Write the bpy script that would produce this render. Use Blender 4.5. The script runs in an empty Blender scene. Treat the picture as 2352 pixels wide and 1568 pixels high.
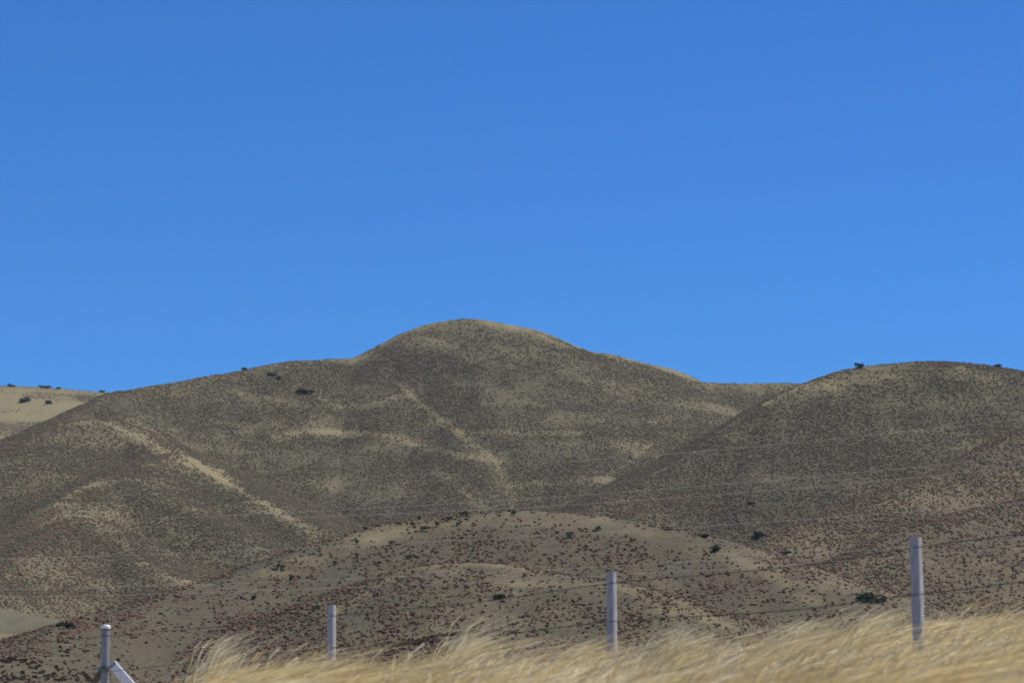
import bpy, math, random
import numpy as np
from mathutils import Vector, Matrix

SEED = 7
rng = np.random.default_rng(SEED)
random.seed(SEED)
sc = bpy.context.scene
col = sc.collection

# ------------------------------------------------------------------ camera
ZC = 1.8                      # eye height above the road
FPX, CU, CV, VH = 7425.0, 1176.0, 784.0, 1750.0
PITCH = math.atan((VH - CV) / FPX)
cam = bpy.data.cameras.new("Camera")
cam.sensor_width = 36.0
cam.lens = FPX / 2352.0 * 36.0
cam.clip_start = 0.5
cam.clip_end = 20000
cam.dof.use_dof = True
cam.dof.focus_distance = 1300
cam.dof.aperture_fstop = 4.5
co = bpy.data.objects.new("Camera", cam)
co.location = (0, 0, ZC)
co.rotation_euler = (math.radians(90) + PITCH, 0, 0)
col.objects.link(co)
sc.camera = co

# ------------------------------------------------------------------ light
SUN_DIR = Vector((0.56, 0.12, 0.82)).normalized()
sun_el = math.asin(SUN_DIR.z)
sun_az = math.atan2(SUN_DIR.x, SUN_DIR.y)          # clockwise from +Y
W = bpy.data.worlds.new("World")
sc.world = W
W.use_nodes = True
nt = W.node_tree
nt.nodes.clear()
sky = nt.nodes.new("ShaderNodeTexSky")
sky.sky_type = 'NISHITA'
sky.sun_disc = False
sky.sun_elevation = sun_el
sky.sun_rotation = sun_az
sky.altitude = 1500
sky.air_density = 1.0
sky.dust_density = 0.0
sky.ozone_density = 3.0
hs = nt.nodes.new("ShaderNodeHueSaturation")
hs.inputs['Saturation'].default_value = 1.0
hs.inputs['Hue'].default_value = 0.5
bg = nt.nodes.new("ShaderNodeBackground")
bg.inputs['Strength'].default_value = 0.12
wo = nt.nodes.new("ShaderNodeOutputWorld")
nt.links.new(sky.outputs[0], hs.inputs['Color'])
tint = nt.nodes.new("ShaderNodeMix"); tint.data_type = 'RGBA'; tint.blend_type = 'MULTIPLY'
tint.inputs[0].default_value = 1.0
tint.inputs[7].default_value = (0.205, 0.545, 1.01, 1)
nt.links.new(hs.outputs[0], tint.inputs[6])
nt.links.new(tint.outputs[2], bg.inputs['Color'])
nt.links.new(bg.outputs[0], wo.inputs['Surface'])
sl = bpy.data.lights.new("Sun", 'SUN')
sl.energy = 4.8
sl.angle = math.radians(0.53)
sl.color = (1.0, 0.95, 0.87)
so = bpy.data.objects.new("Sun", sl)
so.rotation_euler = SUN_DIR.to_track_quat('Z', 'Y').to_euler()
so.location = (200, 100, 400)
col.objects.link(so)
sc.view_settings.view_transform = 'Standard'
sc.view_settings.look = 'None'
sc.view_settings.exposure = 0.0
sc.view_settings.gamma = 1.0
sc.cycles.filter_width = 1.9
sc.cycles.max_bounces = 4
sc.cycles.diffuse_bounces = 2

# ------------------------------------------------------------------ helpers
def tag(o, label=None, cat=None, group=None, kind=None):
    if label: o['label'] = label
    if cat: o['category'] = cat
    if group: o['group'] = group
    if kind: o['kind'] = kind
    return o

def link(name, me, mat=None, parent=None, loc=None, rot=None):
    o = bpy.data.objects.new(name, me)
    col.objects.link(o)
    if mat is not None and me is not None and not me.materials:
        me.materials.append(mat)
    if parent is not None: o.parent = parent
    if loc is not None: o.location = loc
    if rot is not None: o.rotation_euler = rot
    return o

def mesh_np(name, V, F, smooth=False, attrs=None):
    """V n x 3, F m x k (k fixed)"""
    V = np.asarray(V, np.float32); F = np.asarray(F, np.int32)
    me = bpy.data.meshes.new(name)
    m, k = F.shape
    me.vertices.add(len(V)); me.loops.add(m * k); me.polygons.add(m)
    me.vertices.foreach_set('co', V.ravel())
    me.loops.foreach_set('vertex_index', F.ravel())
    me.polygons.foreach_set('loop_start', np.arange(0, m * k, k, dtype=np.int32))
    me.polygons.foreach_set('loop_total', np.full(m, k, np.int32))
    me.polygons.foreach_set('use_smooth', np.full(m, bool(smooth)))
    me.update(calc_edges=True)
    for nm, arr in (attrs or {}).items():
        arr = np.asarray(arr, np.float32)
        if arr.ndim == 1:
            a = me.attributes.new(nm, 'FLOAT', 'POINT'); a.data.foreach_set('value', arr)
        else:
            a = me.attributes.new(nm, 'FLOAT_COLOR', 'POINT')
            if arr.shape[1] == 3: arr = np.hstack([arr, np.ones((len(arr), 1), np.float32)])
            a.data.foreach_set('color', arr.astype(np.float32).ravel())
    return me

def ts(u, v):
    """photo point (2352 wide) -> slopes X/Y and (Z-ZC)/Y of its sight line"""
    x = (u - CU) / FPX; y = (CV - v) / FPX
    c, s = math.cos(PITCH), math.sin(PITCH)
    den = c - y * s
    return x / den, (s + y * c) / den

def at(u, v, Y):
    t, s = ts(u, v)
    return np.array([t * Y, Y, ZC + s * Y])

def hash2(ix, iy, seed):
    h = (ix.astype(np.int64) * 374761393 + iy.astype(np.int64) * 668265263 + seed * 974634721) & 0xFFFFFFFF
    h = ((h ^ (h >> 13)) * 1274126177) & 0xFFFFFFFF
    h = h ^ (h >> 16)
    return (h & 0xFFFF).astype(np.float32) / 65535.0

def vnoise(x, y, seed=0):
    ix = np.floor(x); iy = np.floor(y)
    fx = (x - ix).astype(np.float32); fy = (y - iy).astype(np.float32)
    fx = fx * fx * (3 - 2 * fx); fy = fy * fy * (3 - 2 * fy)
    a = hash2(ix, iy, seed); b = hash2(ix + 1, iy, seed)
    c = hash2(ix, iy + 1, seed); d = hash2(ix + 1, iy + 1, seed)
    return (a + (b - a) * fx) * (1 - fy) + (c + (d - c) * fx) * fy

def fbm(x, y, seed=0, octv=4):
    s = 0.0; a = 0.5; n = 0.0
    for k in range(octv):
        s = s + a * vnoise(x * 2 ** k + 17.3 * k, y * 2 ** k - 9.1 * k, seed + k); n += a; a *= 0.5
    return s / n * 2 - 1

def sstep(a, b, x):
    t = np.clip((x - a) / (b - a), 0, 1)
    return t * t * (3 - 2 * t)

# ------------------------------------------------------------------ materials
def new_mat(name, rough=0.9):
    m = bpy.data.materials.new(name); m.use_nodes = True
    n = m.node_tree; b = n.nodes['Principled BSDF']
    b.inputs['Roughness'].default_value = rough
    b.inputs['Specular IOR Level'].default_value = 0.2
    return m, n, b

def noise(n, scale, detail=4, rough=0.6, vec=None):
    x = n.nodes.new('ShaderNodeTexNoise'); x.inputs['Scale'].default_value = scale
    x.inputs['Detail'].default_value = detail; x.inputs['Roughness'].default_value = rough
    if vec is not None: n.links.new(vec, x.inputs['Vector'])
    return x.outputs['Fac']

def math_n(n, op, a, b=None, clamp=False):
    x = n.nodes.new('ShaderNodeMath'); x.operation = op; x.use_clamp = clamp
    for i, q in enumerate((a, b)):
        if q is None: continue
        if isinstance(q, (int, float)): x.inputs[i].default_value = q
        else: n.links.new(q, x.inputs[i])
    return x.outputs[0]

def mix(n, fac, a, b, mode='MIX'):
    x = n.nodes.new('ShaderNodeMix'); x.data_type = 'RGBA'; x.blend_type = mode
    if isinstance(fac, (int, float)): x.inputs[0].default_value = fac
    else: n.links.new(fac, x.inputs[0])
    for i, q in ((6, a), (7, b)):
        if isinstance(q, tuple): x.inputs[i].default_value = (*q, 1)
        else: n.links.new(q, x.inputs[i])
    return x.outputs[2]

def ramp(n, fac, lo, hi):
    x = n.nodes.new('ShaderNodeMapRange'); x.inputs[1].default_value = lo; x.inputs[2].default_value = hi
    n.links.new(fac, x.inputs[0]); return x.outputs[0]

def attr(n, name):
    x = n.nodes.new('ShaderNodeAttribute'); x.attribute_name = name; return x

def hill_material():
    m, n, b = new_mat('hill_cover', 0.95)
    tc = n.nodes.new('ShaderNodeTexCoord').outputs['Object']
    cov = attr(n, 'cover').outputs['Fac']
    grn = attr(n, 'green').outputs['Fac']
    red = attr(n, 'rust').outputs['Fac']
    big = noise(n, 0.03, 5, 0.62, tc); mid = noise(n, 0.22, 4, 0.65, tc); fine = noise(n, 1.3, 3, 0.7, tc)
    f = math_n(n, 'ADD', cov, math_n(n, 'MULTIPLY', math_n(n, 'SUBTRACT', big, 0.5), 0.9))
    f = math_n(n, 'ADD', f, math_n(n, 'MULTIPLY', math_n(n, 'SUBTRACT', mid, 0.5), 0.9))
    f = math_n(n, 'ADD', f, math_n(n, 'MULTIPLY', math_n(n, 'SUBTRACT', fine, 0.5), 0.75), True)
    soil = mix(n, ramp(n, mid, 0.3, 0.7), (0.110, 0.096, 0.054), (0.152, 0.133, 0.077))
    soil = mix(n, ramp(n, fine, 0.35, 0.70), soil, (0.070, 0.058, 0.038))
    straw = mix(n, ramp(n, fine, 0.3, 0.7), (0.275, 0.226, 0.112), (0.21, 0.174, 0.088))
    c = mix(n, f, soil, straw)
    c = mix(n, grn, c, mix(n, ramp(n, mid, .3, .7), (0.125, 0.118, 0.066), (0.175, 0.158, 0.092)))
    c = mix(n, red, c, (0.12, 0.072, 0.052))
    c = mix(n, attr(n, 'bank').outputs['Fac'], c, mix(n, ramp(n, mid, .3, .7), (0.60, 0.47, 0.25), (0.48, 0.36, 0.18)))
    n.links.new(c, b.inputs['Base Color'])
    bp = n.nodes.new('ShaderNodeBump'); bp.inputs['Strength'].default_value = 0.5; bp.inputs['Distance'].default_value = 0.5
    n.links.new(fine, bp.inputs['Height']); n.links.new(bp.outputs[0], b.inputs['Normal'])
    return m

def attr_material(name, rough=0.9, trans=0.0, var=0.0):
    m, n, b = new_mat(name, rough)
    c = attr(n, 'col').outputs['Color']
    if var:
        tc = n.nodes.new('ShaderNodeTexCoord').outputs['Object']
        c = mix(n, math_n(n, 'MULTIPLY', noise(n, 3.0, 3, 0.6, tc), var), c, (0.05, 0.04, 0.03))
    n.links.new(c, b.inputs['Base Color'])
    if trans:
        t = n.nodes.new('ShaderNodeBsdfTranslucent'); n.links.new(c, t.inputs['Color'])
        s = n.nodes.new('ShaderNodeMixShader'); s.inputs[0].default_value = trans
        o = n.nodes['Material Output']
        n.links.new(b.outputs[0], s.inputs[1]); n.links.new(t.outputs[0], s.inputs[2]); n.links.new(s.outputs[0], o.inputs['Surface'])
    return m

def flat_noise_material(name, c1, c2, scale, rough=0.8, metal=0.0, bump=0.0, stretch=(1, 1, 1)):
    m, n, b = new_mat(name, rough)
    b.inputs['Metallic'].default_value = metal
    tc = n.nodes.new('ShaderNodeTexCoord').outputs['Object']
    mp = n.nodes.new('ShaderNodeMapping'); mp.inputs['Scale'].default_value = stretch
    n.links.new(tc, mp.inputs['Vector'])
    f = noise(n, scale, 5, 0.65, mp.outputs[0])
    n.links.new(mix(n, ramp(n, f, 0.3, 0.7), c1, c2), b.inputs['Base Color'])
    if bump:
        bp = n.nodes.new('ShaderNodeBump'); bp.inputs['Strength'].default_value = bump; bp.inputs['Distance'].default_value = 0.01
        n.links.new(f, bp.inputs['Height']); n.links.new(bp.outputs[0], b.inputs['Normal'])
    return m

M_HILL = hill_material()
M_BRUSH = attr_material('brush', 0.95)
M_GRASS = attr_material('straw', 0.8, trans=0.55)
M_LEAF = attr_material('leaf', 0.7, trans=0.15)
M_BARK = flat_noise_material('bark', (0.10, 0.08, 0.06), (0.17, 0.14, 0.11), 9, 0.95, 0, 0.5)
M_POST = flat_noise_material('weathered_wood', (0.35, 0.335, 0.33), (0.53, 0.515, 0.50), 14, 0.9, 0, 0.6, (4, 4, 0.35))
M_GALV = flat_noise_material('galvanised_steel', (0.20, 0.215, 0.235), (0.30, 0.32, 0.34), 18, 0.5, 0.25, 0.1)
M_WHITE = flat_noise_material('pale_steel', (0.66, 0.68, 0.70), (0.80, 0.82, 0.83), 12, 0.5, 0.1)
M_DARKSTEEL = flat_noise_material('dark_steel', (0.10, 0.11, 0.12), (0.17, 0.18, 0.19), 20, 0.6, 0.3)
M_OLIVE = flat_noise_material('dull_steel', (0.10, 0.11, 0.08), (0.15, 0.155, 0.11), 12, 0.7, 0.1)
M_WIRE = flat_noise_material('rusty_wire', (0.055, 0.055, 0.06), (0.10, 0.095, 0.09), 6, 0.6, 0.4)
M_CABLE = flat_noise_material('aluminium_cable', (0.44, 0.44, 0.42), (0.52, 0.52, 0.50), 3, 0.6, 0.1)
M_GROUND = flat_noise_material('dry_ground', (0.22, 0.18, 0.11), (0.32, 0.26, 0.16), 0.4, 0.95)

# ------------------------------------------------------------------ terrain: ridge lines
def catmull(P, n=3):
    P = np.asarray(P, float); out = []
    Q = np.vstack([2 * P[0] - P[1], P, 2 * P[-1] - P[-2]])
    for i in range(1, len(Q) - 2):
        p0, p1, p2, p3 = Q[i - 1:i + 3]
        for k in range(n):
            t = k / n
            out.append(0.5 * ((2 * p1) + (-p0 + p2) * t + (2 * p0 - 5 * p1 + 4 * p2 - p3) * t * t + (-p0 + 3 * p1 - 3 * p2 + p3) * t ** 3))
    out.append(P[-1]); return np.array(out)

RIDGES = {   # name: (slope, crest radius, smooth-join metres, noise amp, [(u, v, distance)])
 'far':   (0.34, 40, 8, 1.5, [(-900, 930, 3000), (-500, 905, 3000), (-200, 888, 3000), (0, 888, 3000), (100, 891, 3000), (180, 898, 3000), (260, 908, 3000), (420, 935, 3000), (700, 1000, 3000)]),
 'main':  (0.60, 6, 4, 2.0, [(-700, 1270, 1350), (-300, 1150, 1540), (0, 1030, 1700), (100, 976, 1780), (250, 903, 1880), (330, 886, 1920), (560, 849, 2000), (660, 833, 2030), (780, 824, 2060), (830, 815, 2070), (880, 792, 2080), (950, 757, 2090), (1000, 741, 2095), (1060, 733, 2100), (1110, 735, 2100), (1170, 745, 2100), (1230, 760, 2100), (1290, 786, 2100), (1333, 806, 2100), (1410, 824, 2105), (1475, 842, 2120), (1531, 859, 2135), (1570, 870, 2142), (1610, 880, 2150), (1700, 882, 2150), (1800, 880, 2160), (1900, 887, 2200), (2200, 940, 2300), (2600, 960, 2350)]),
 'crestback': (0.66, 6, 1, 0.3, [(1230, 780, 2170), (1333, 805, 2190), (1400, 813, 2200), (1440, 824, 2203), (1480, 834, 2206), (1531, 845, 2210), (1570, 860, 2215), (1609, 880, 2222), (1640, 900, 2225), (1700, 930, 2230)]),
 'spur_a': (0.50, 16, 10, 2.0, [(-600, 1300, 1250), (-250, 1160, 1450), (0, 1048, 1600), (80, 1004, 1660), (154, 972, 1710), (231, 964, 1750), (283, 984, 1740), (334, 1012, 1700), (386, 1040, 1670), (437, 1064, 1640), (514, 1117, 1590), (605, 1168, 1530), (700, 1220, 1470), (760, 1252, 1430), (850, 1320, 1370)]),
 'spur_b': (0.50, 9, 7, 1.6, [(-500, 1480, 1020), (-200, 1345, 1190), (0, 1238, 1340), (128, 1162, 1440), (190, 1122, 1490), (240, 1108, 1520), (283, 1113, 1515), (350, 1126, 1500), (420, 1156, 1480), (520, 1210, 1440), (610, 1268, 1400)]),
 'spur_b2': (0.45, 8, 7, 1.0, [(240, 1108, 1520), (290, 1078, 1570), (345, 1050, 1620), (400, 1050, 1655)]),
 'spur_c': (0.48, 9, 7, 1.5, [(-500, 1560, 900), (-200, 1420, 1080), (0, 1302, 1230), (100, 1240, 1300), (170, 1200, 1345), (210, 1193, 1360), (260, 1238, 1330), (308, 1280, 1300), (380, 1316, 1270), (463, 1352, 1240), (560, 1420, 1180)]),
 'right': (0.57, 9, 5, 1.8, [(1100, 1350, 1440), (1230, 1260, 1505), (1340, 1184, 1560), (1420, 1132, 1590), (1490, 1094, 1615), (1560, 1057, 1635), (1700, 972, 1680), (1780, 926, 1700), (1860, 884, 1720), (1930, 857, 1735), (2000, 842, 1745), (2100, 832, 1750), (2200, 834, 1750), (2280, 842, 1750), (2352, 853, 1750), (2500, 885, 1750), (2900, 960, 1750), (3400, 1000, 1750)]),
 'low_b': (0.53, 6, 5, 1.3, [(1600, 1330, 1080), (1740, 1252, 1140), (1888, 1190, 1190), (2004, 1139, 1230), (2107, 1098, 1265), (2184, 1067, 1290), (2261, 1031, 1320), (2352, 987, 1350), (2520, 922, 1420), (2800, 852, 1490), (3300, 832, 1550)]),
 'low_a': (0.50, 6, 5, 1.0, [(1700, 1410, 880), (1800, 1349, 915), (1863, 1319, 935), (1901, 1297, 945), (1967, 1272, 965), (2004, 1250, 975), (2056, 1228, 990), (2133, 1188, 1010), (2236, 1167, 1030), (2352, 1142, 1050), (2560, 1102, 1080), (3000, 1082, 1100)]),
 'knoll': (0.40, 14, 3, 0.2, [(-500, 1330, 900), (-200, 1362, 905), (0, 1402, 900), (90, 1421, 890), (160, 1442, 880), (230, 1472, 870), (330, 1530, 860)]),
 'front': (0.40, 12, 3, 0.5, [(-700, 1720, 470), (-400, 1640, 510), (-150, 1555, 550), (0, 1501, 590), (120, 1460, 620), (240, 1421, 645), (360, 1385, 665), (480, 1351, 680), (590, 1317, 698), (700, 1283, 710), (780, 1254, 718), (850, 1228, 725), (920, 1207, 730), (1000, 1190, 735), (1070, 1180, 738), (1130, 1175, 740), (1180, 1173, 740), (1230, 1174, 740), (1340, 1184, 735), (1420, 1196, 730), (1500, 1210, 725), (1580, 1230, 718), (1650, 1253, 710), (1730, 1281, 700), (1800, 1313, 690), (1850, 1338, 680), (1900, 1367, 670), (2000, 1425, 650), (2150, 1490, 620), (2400, 1580, 580)]),
 'hump':  (0.40, 9, 6, 0.5, [(420, 1620, 560), (560, 1530, 605), (660, 1470, 622), (760, 1408, 636), (880, 1348, 646), (1000, 1300, 655), (1100, 1293, 656), (1200, 1305, 650), (1320, 1325, 645), (1420, 1342, 641), (1490, 1372, 635), (1560, 1413, 628), (1640, 1447, 620), (1760, 1500, 605)]),
 'toe':   (0.38, 7, 3, 0.3, [(700, 1620, 535), (880, 1525, 565), (980, 1480, 578), (1080, 1450, 585), (1180, 1455, 583), (1320, 1500, 570), (1500, 1570, 550)]),
}
RN = list(RIDGES)

# fan grid: columns of constant X/Y, rows of constant Y
tcol = np.concatenate([np.linspace(-0.55, -0.19, 60, endpoint=False), np.linspace(-0.19, 0.19, 520, endpoint=False), np.linspace(0.19, 0.55, 61)])
yrow = np.concatenate([np.linspace(6, 22, 20, endpoint=False), np.linspace(22, 90, 150, endpoint=False), np.linspace(90, 480, 60, endpoint=False),
                       np.linspace(480, 780, 200, endpoint=False), np.linspace(780, 2240, 640, endpoint=False), np.linspace(2240, 4200, 110)])
NT, NY = len(tcol), len(yrow)
GX = (yrow[:, None] * tcol[None, :]).astype(np.float32)
GY = np.repeat(yrow[:, None], NT, 1).astype(np.float32)

# fence line on the bank
FP3, FP0 = np.array([4.74, 38.0]), np.array([-7.92, 63.0])
fdir = (FP0 - FP3) / np.linalg.norm(FP0 - FP3)
fnrm = np.array([-fdir[1], fdir[0]])
if fnrm @ (np.array([0, 0]) - FP3) < 0: fnrm = -fnrm

def bank_z(X, Y):
    d = (X - FP3[0]) * fnrm[0] + (Y - FP3[1]) * fnrm[1]
    z = 1.22 - 0.36 * sstep(-3.2, 0.5, X) + 0.50 * sstep(0.5, 3.5, -d) * sstep(0.5, 4.5, X) + 0.12 * sstep(3.5, 6.5, X)
    z = z - 0.075 * np.clip(d, 0, 60) - 0.0 * d
    z = z - 0.75 * sstep(-3.0, -9.5, X)
    back = np.clip(-d - 9, 0, None)
    z = z - 0.05 * np.clip(back, 0, 90) - 0.25 * sstep(4, 9, -d)
    z = z + 0.10 * fbm(X * 0.35, Y * 0.35, 41, 3) + 0.15 * fbm(X * 0.09, Y * 0.09, 43, 2)
    return z

def base_z(X, Y):
    far = 1.5 + 4 * sstep(500, 3000, Y)
    k = sstep(90, 420, Y)
    return bank_z(X, Y) * (1 - k) + far * k

def segs_height(P, X, Y, slope, r):
    h = np.full(X.shape, -1e3, np.float32)
    for a, b in zip(P[:-1], P[1:]):
        dx, dy = b[0] - a[0], b[1] - a[1]; L2 = dx * dx + dy * dy + 1e-9
        q = np.clip(((X - a[0]) * dx + (Y - a[1]) * dy) / L2, 0, 1)
        ex = X - (a[0] + q * dx); ey = Y - (a[1] + q * dy)
        d = np.sqrt(ex * ex + ey * ey + r * r) - r
        hh = (a[2] + q * (b[2] - a[2])) - slope * 1100 * (1 - np.exp(-d / 1100))
        np.maximum(h, hh, out=h)
    return h

RP = {}
GZ = base_z(GX, GY).astype(np.float32)
RID = np.full(GX.shape, -1, np.int16)
WX = GX + 14 * fbm(GX / 90, GY / 90, 3, 3); WY = GY + 14 * fbm(GX / 90, GY / 90, 9, 3)
for k, nm in enumerate(RN):
    slope, r, sm, amp, pts = RIDGES[nm]
    P = np.array([at(*p) for p in catmull(pts, 3)]); P[:, 2] -= ZC
    y0 = P[:, 1].min() - (P[:, 2].max() / slope) * 1.35 - 60; y1 = P[:, 1].max() + (P[:, 2].max() / slope) * 1.35 + 60
    i0, i1 = np.searchsorted(yrow, [y0, y1]); i0 = max(i0, np.searchsorted(yrow, 150))
    if i0 >= i1: continue
    X, Y = GX[i0:i1], GY[i0:i1]
    h0 = segs_height(P, X, Y, slope, r)
    RP[nm] = P
    # gullies: wander of the flank that grows away from the crest
    dz = np.clip(1 - np.exp(-np.clip((P[:, 2].max() - h0) / 40.0, 0, None)), 0, 1)
    wx, wy = WX[i0:i1], WY[i0:i1]
    S = 1.0 if nm not in ('front', 'hump', 'toe', 'knoll') else 0.4
    gl = fbm(wx / (46 * S), wy / (150 * S), 60 + k, 4)
    h = h0 + amp * 2.7 * dz * gl + amp * 0.35 * fbm(X / (30 * S), Y / (30 * S), 80 + k, 4)
    z = GZ[i0:i1]
    win = h > z
    t = np.clip(0.5 + 0.5 * (h - z) / sm, 0, 1)
    GZ[i0:i1] = z * (1 - t) + h * t + sm * t * (1 - t) * 0.9
    RID[i0:i1][win] = k
GZ = GZ + ZC

def hit(u, v, y_from=120.0):
    """where a sight line of the photo meets the ground (world point)"""
    t, s = ts(u, v)
    j = np.clip(np.searchsorted(tcol, t) - 1, 0, NT - 2); w = (t - tcol[j]) / (tcol[j + 1] - tcol[j])
    z = GZ[:, j] * (1 - w) + GZ[:, j + 1] * w
    f = z - (ZC + s * yrow)
    i0 = np.searchsorted(yrow, y_from)
    idx = np.nonzero(f[i0:] >= 0)[0]
    if not len(idx): return None
    i = idx[0] + i0
    if i == 0: return None
    q = f[i - 1] / (f[i - 1] - f[i] + 1e-9); q = min(max(q, 0), 1)
    y = yrow[i - 1] + q * (yrow[i] - yrow[i - 1])
    return np.array([t * y, y, z[i - 1] + q * (z[i] - z[i - 1])])

def ground_z(X, Y):
    t = X / Y
    fj = np.interp(t, tcol, np.arange(NT)); fi = np.interp(Y, yrow, np.arange(NY))
    i = np.clip(np.floor(fi).astype(int), 0, NY - 2); j = np.clip(np.floor(fj).astype(int), 0, NT - 2)
    a = fi - i; b = fj - j
    return (GZ[i, j] * (1 - a) * (1 - b) + GZ[i + 1, j] * a * (1 - b) + GZ[i, j + 1] * (1 - a) * b + GZ[i + 1, j + 1] * a * b)

# ------------------------------------------------------------------ ground cover (what grows where)
COVER = np.zeros_like(GZ); GREEN = np.zeros_like(GZ); RUST = np.zeros_like(GZ)
BRUSH = np.ones_like(GZ)
rmask = {nm: RID == k for k, nm in enumerate(RN)}
COVER += 0.10
COVER[rmask['far']] = 0.95;  BRUSH[rmask['far']] = 0.12
COVER[rmask['crestback']] = 0.75; BRUSH[rmask['crestback']] = 0.12
GREEN[rmask['knoll']] = 0.7; BRUSH[rmask['knoll']] = 0.0
COVER[rmask['front']] = -0.06; BRUSH[rmask['front']] = 0.80
COVER[rmask['hump']] = 0.0; BRUSH[rmask['hump']] = 1.35
COVER[rmask['toe']] = 0.0; BRUSH[rmask['toe']] = 1.7
BRUSH[rmask['right']] = 1.0; COVER[rmask['right']] = 0.05
BRUSH[rmask['low_a']] = 1.0; BRUSH[rmask['low_b']] = 1.0
near = GY < 150
COVER[near] = 0.9; BRUSH[near] = 0

def stroke(field, pts, width, amount, y_from=400.0, wob=0.6):
    """a band of other growth along a line on the slope, WIDTH metres to either side"""
    W3 = [hit(u, v, y_from) for u, v in catmull(pts, 3)] if len(pts) > 1 else [hit(*pts[0], y_from)]
    W3 = [p for p in W3 if p is not None]
    if not W3: return
    if len(W3) == 1: W3 = W3 * 2
    P = np.array(W3)
    lo, hi = P[:, 1].min() - 4 * width, P[:, 1].max() + 4 * width
    i0, i1 = np.searchsorted(yrow, [lo, hi]); X, Y = GX[i0:i1], GY[i0:i1]; Z = GZ[i0:i1]
    best = np.full(X.shape, 1e9, np.float32)
    for a, b in zip(P[:-1], P[1:]):
        e = b - a
        if np.linalg.norm(e[:2]) > 160: continue
        L2 = e @ e + 1e-9
        q = np.clip(((X - a[0]) * e[0] + (Y - a[1]) * e[1] + (Z - a[2]) * e[2]) / L2, 0, 1)
        d = (X - a[0] - q * e[0]) ** 2 + (Y - a[1] - q * e[1]) ** 2 + (Z - a[2] - q * e[2]) ** 2
        np.minimum(best, d, out=best)
    d = np.sqrt(best) / width
    d = d * (1 + wob * fbm(X / (width * 1.6), Y / (width * 1.6), int(width * 10), 4))
    brk = np.clip(0.9 + 0.35 * fbm(X / (width * 2.2), Z / (width * 0.9), int(width * 7) + 3, 3), 0.15, 1.3)
    field[i0:i1] += amount * (1 - sstep(0.1, 1.5, d)) * brk

def pale(pts, width, amount=0.7, y_from=400.0, brush=-0.5):
    stroke(COVER, pts, width, amount * 0.95, y_from)
    stroke(BRUSH, pts, width, brush, y_from)

# crests and sheep tracks of pale dry grass (photo points, laid on the real slopes)
pale([(935, 770), (1000, 752), (1060, 745), (1130, 748), (1200, 762), (1290, 795)], 9, 0.28)
pale([(1120, 742), (1200, 757), (1270, 782), (1325, 806)], 4, 0.3)
pale([(960, 775), (1010, 790), (1070, 800), (1080, 825)], 9, 0.35)
pale([(840, 822), (890, 845), (915, 870)], 12, 0.22)
pale([(920, 880), (960, 920), (1000, 950), (1040, 985), (1090, 1020), (1140, 1058)], 3.4, 0.65)
pale([(1140, 1058), (1160, 1105), (1180, 1160)], 4, 0.4)
pale([(640, 1005), (700, 992), (770, 992), (840, 995), (900, 1000), (960, 1022), (1040, 1042), (1110, 1052)], 5.5, 0.75)
pale([(740, 985), (780, 995)], 10, 0.4)
pale([(730, 905), (770, 930), (840, 935), (900, 915), (940, 905)], 5, 0.35)
pale([(560, 905), (600, 915), (650, 920), (700, 930)], 8, 0.4)
pale([(1060, 990), (1150, 993), (1240, 993), (1330, 995)], 4.5, 0.6)
pale([(1190, 938), (1300, 937), (1400, 940)], 2.5, -0.25, brush=0.6)
pale([(1490, 970), (1530, 963), (1590, 955)], 3, 0.3)
pale([(1380, 1105), (1420, 1080), (1470, 1040), (1500, 1015)], 2.5, 0.3)
pale([(1220, 1110), (1280, 1108), (1340, 1102), (1430, 1100)], 6, 0.35)
pale([(1000, 1080), (1060, 1120), (1110, 1165)], 4, 0.4)
pale([(160, 972), (230, 968), (280, 985), (330, 1012), (390, 1045), (440, 1072)], 5, 0.5)
pale([(300, 965), (340, 985), (400, 1020), (460, 1070), (520, 1105)], 4.5, 0.6)
pale([(440, 1055), (500, 1092), (560, 1128), (620, 1162), (680, 1195)], 4, 0.5)
pale([(310, 950), (370, 968), (400, 985)], 9, 0.4)
pale([(480, 1050), (510, 1085), (540, 1100)], 6, 0.45)
pale([(590, 1060), (605, 1085)], 5, 0.5)
pale([(120, 1160), (180, 1128), (235, 1108), (300, 1100)], 3, 0.3)
pale([(150, 1205), (200, 1190), (215, 1190)], 4, 0.6)
pale([(210, 1195), (260, 1225), (310, 1278), (370, 1312), (430, 1340), (460, 1350)], 4, 0.3)
pale([(1900, 880), (1960, 868), (2040, 862), (2120, 862), (2200, 860), (2280, 870)], 11, 0.55)
pale([(2010, 845), (2100, 838), (2200, 842)], 7, 0.3)
pale([(1800, 925), (1850, 905), (1900, 895)], 12, 0.35)
pale([(0, 915), (60, 925), (120, 935), (180, 930)], 20, 0.5, 2400)
pale([(0, 950), (60, 950), (110, 965)], 14, 0.4, 2400)
pale([(0, 985), (50, 982), (110, 975)], 22, -0.8, 2400, 0.8)
pale([(90, 905), (170, 908), (230, 912)], 16, -0.6, 2400, 0.5)
pale([(2270, 1290), (2300, 1300), (2340, 1318)], 3, 0.5)
pale([(2090, 1260), (2130, 1290)], 4, 0.3)
pale([(2150, 1095), (2190, 1110), (2215, 1128)], 3.5, 0.3)
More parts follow.
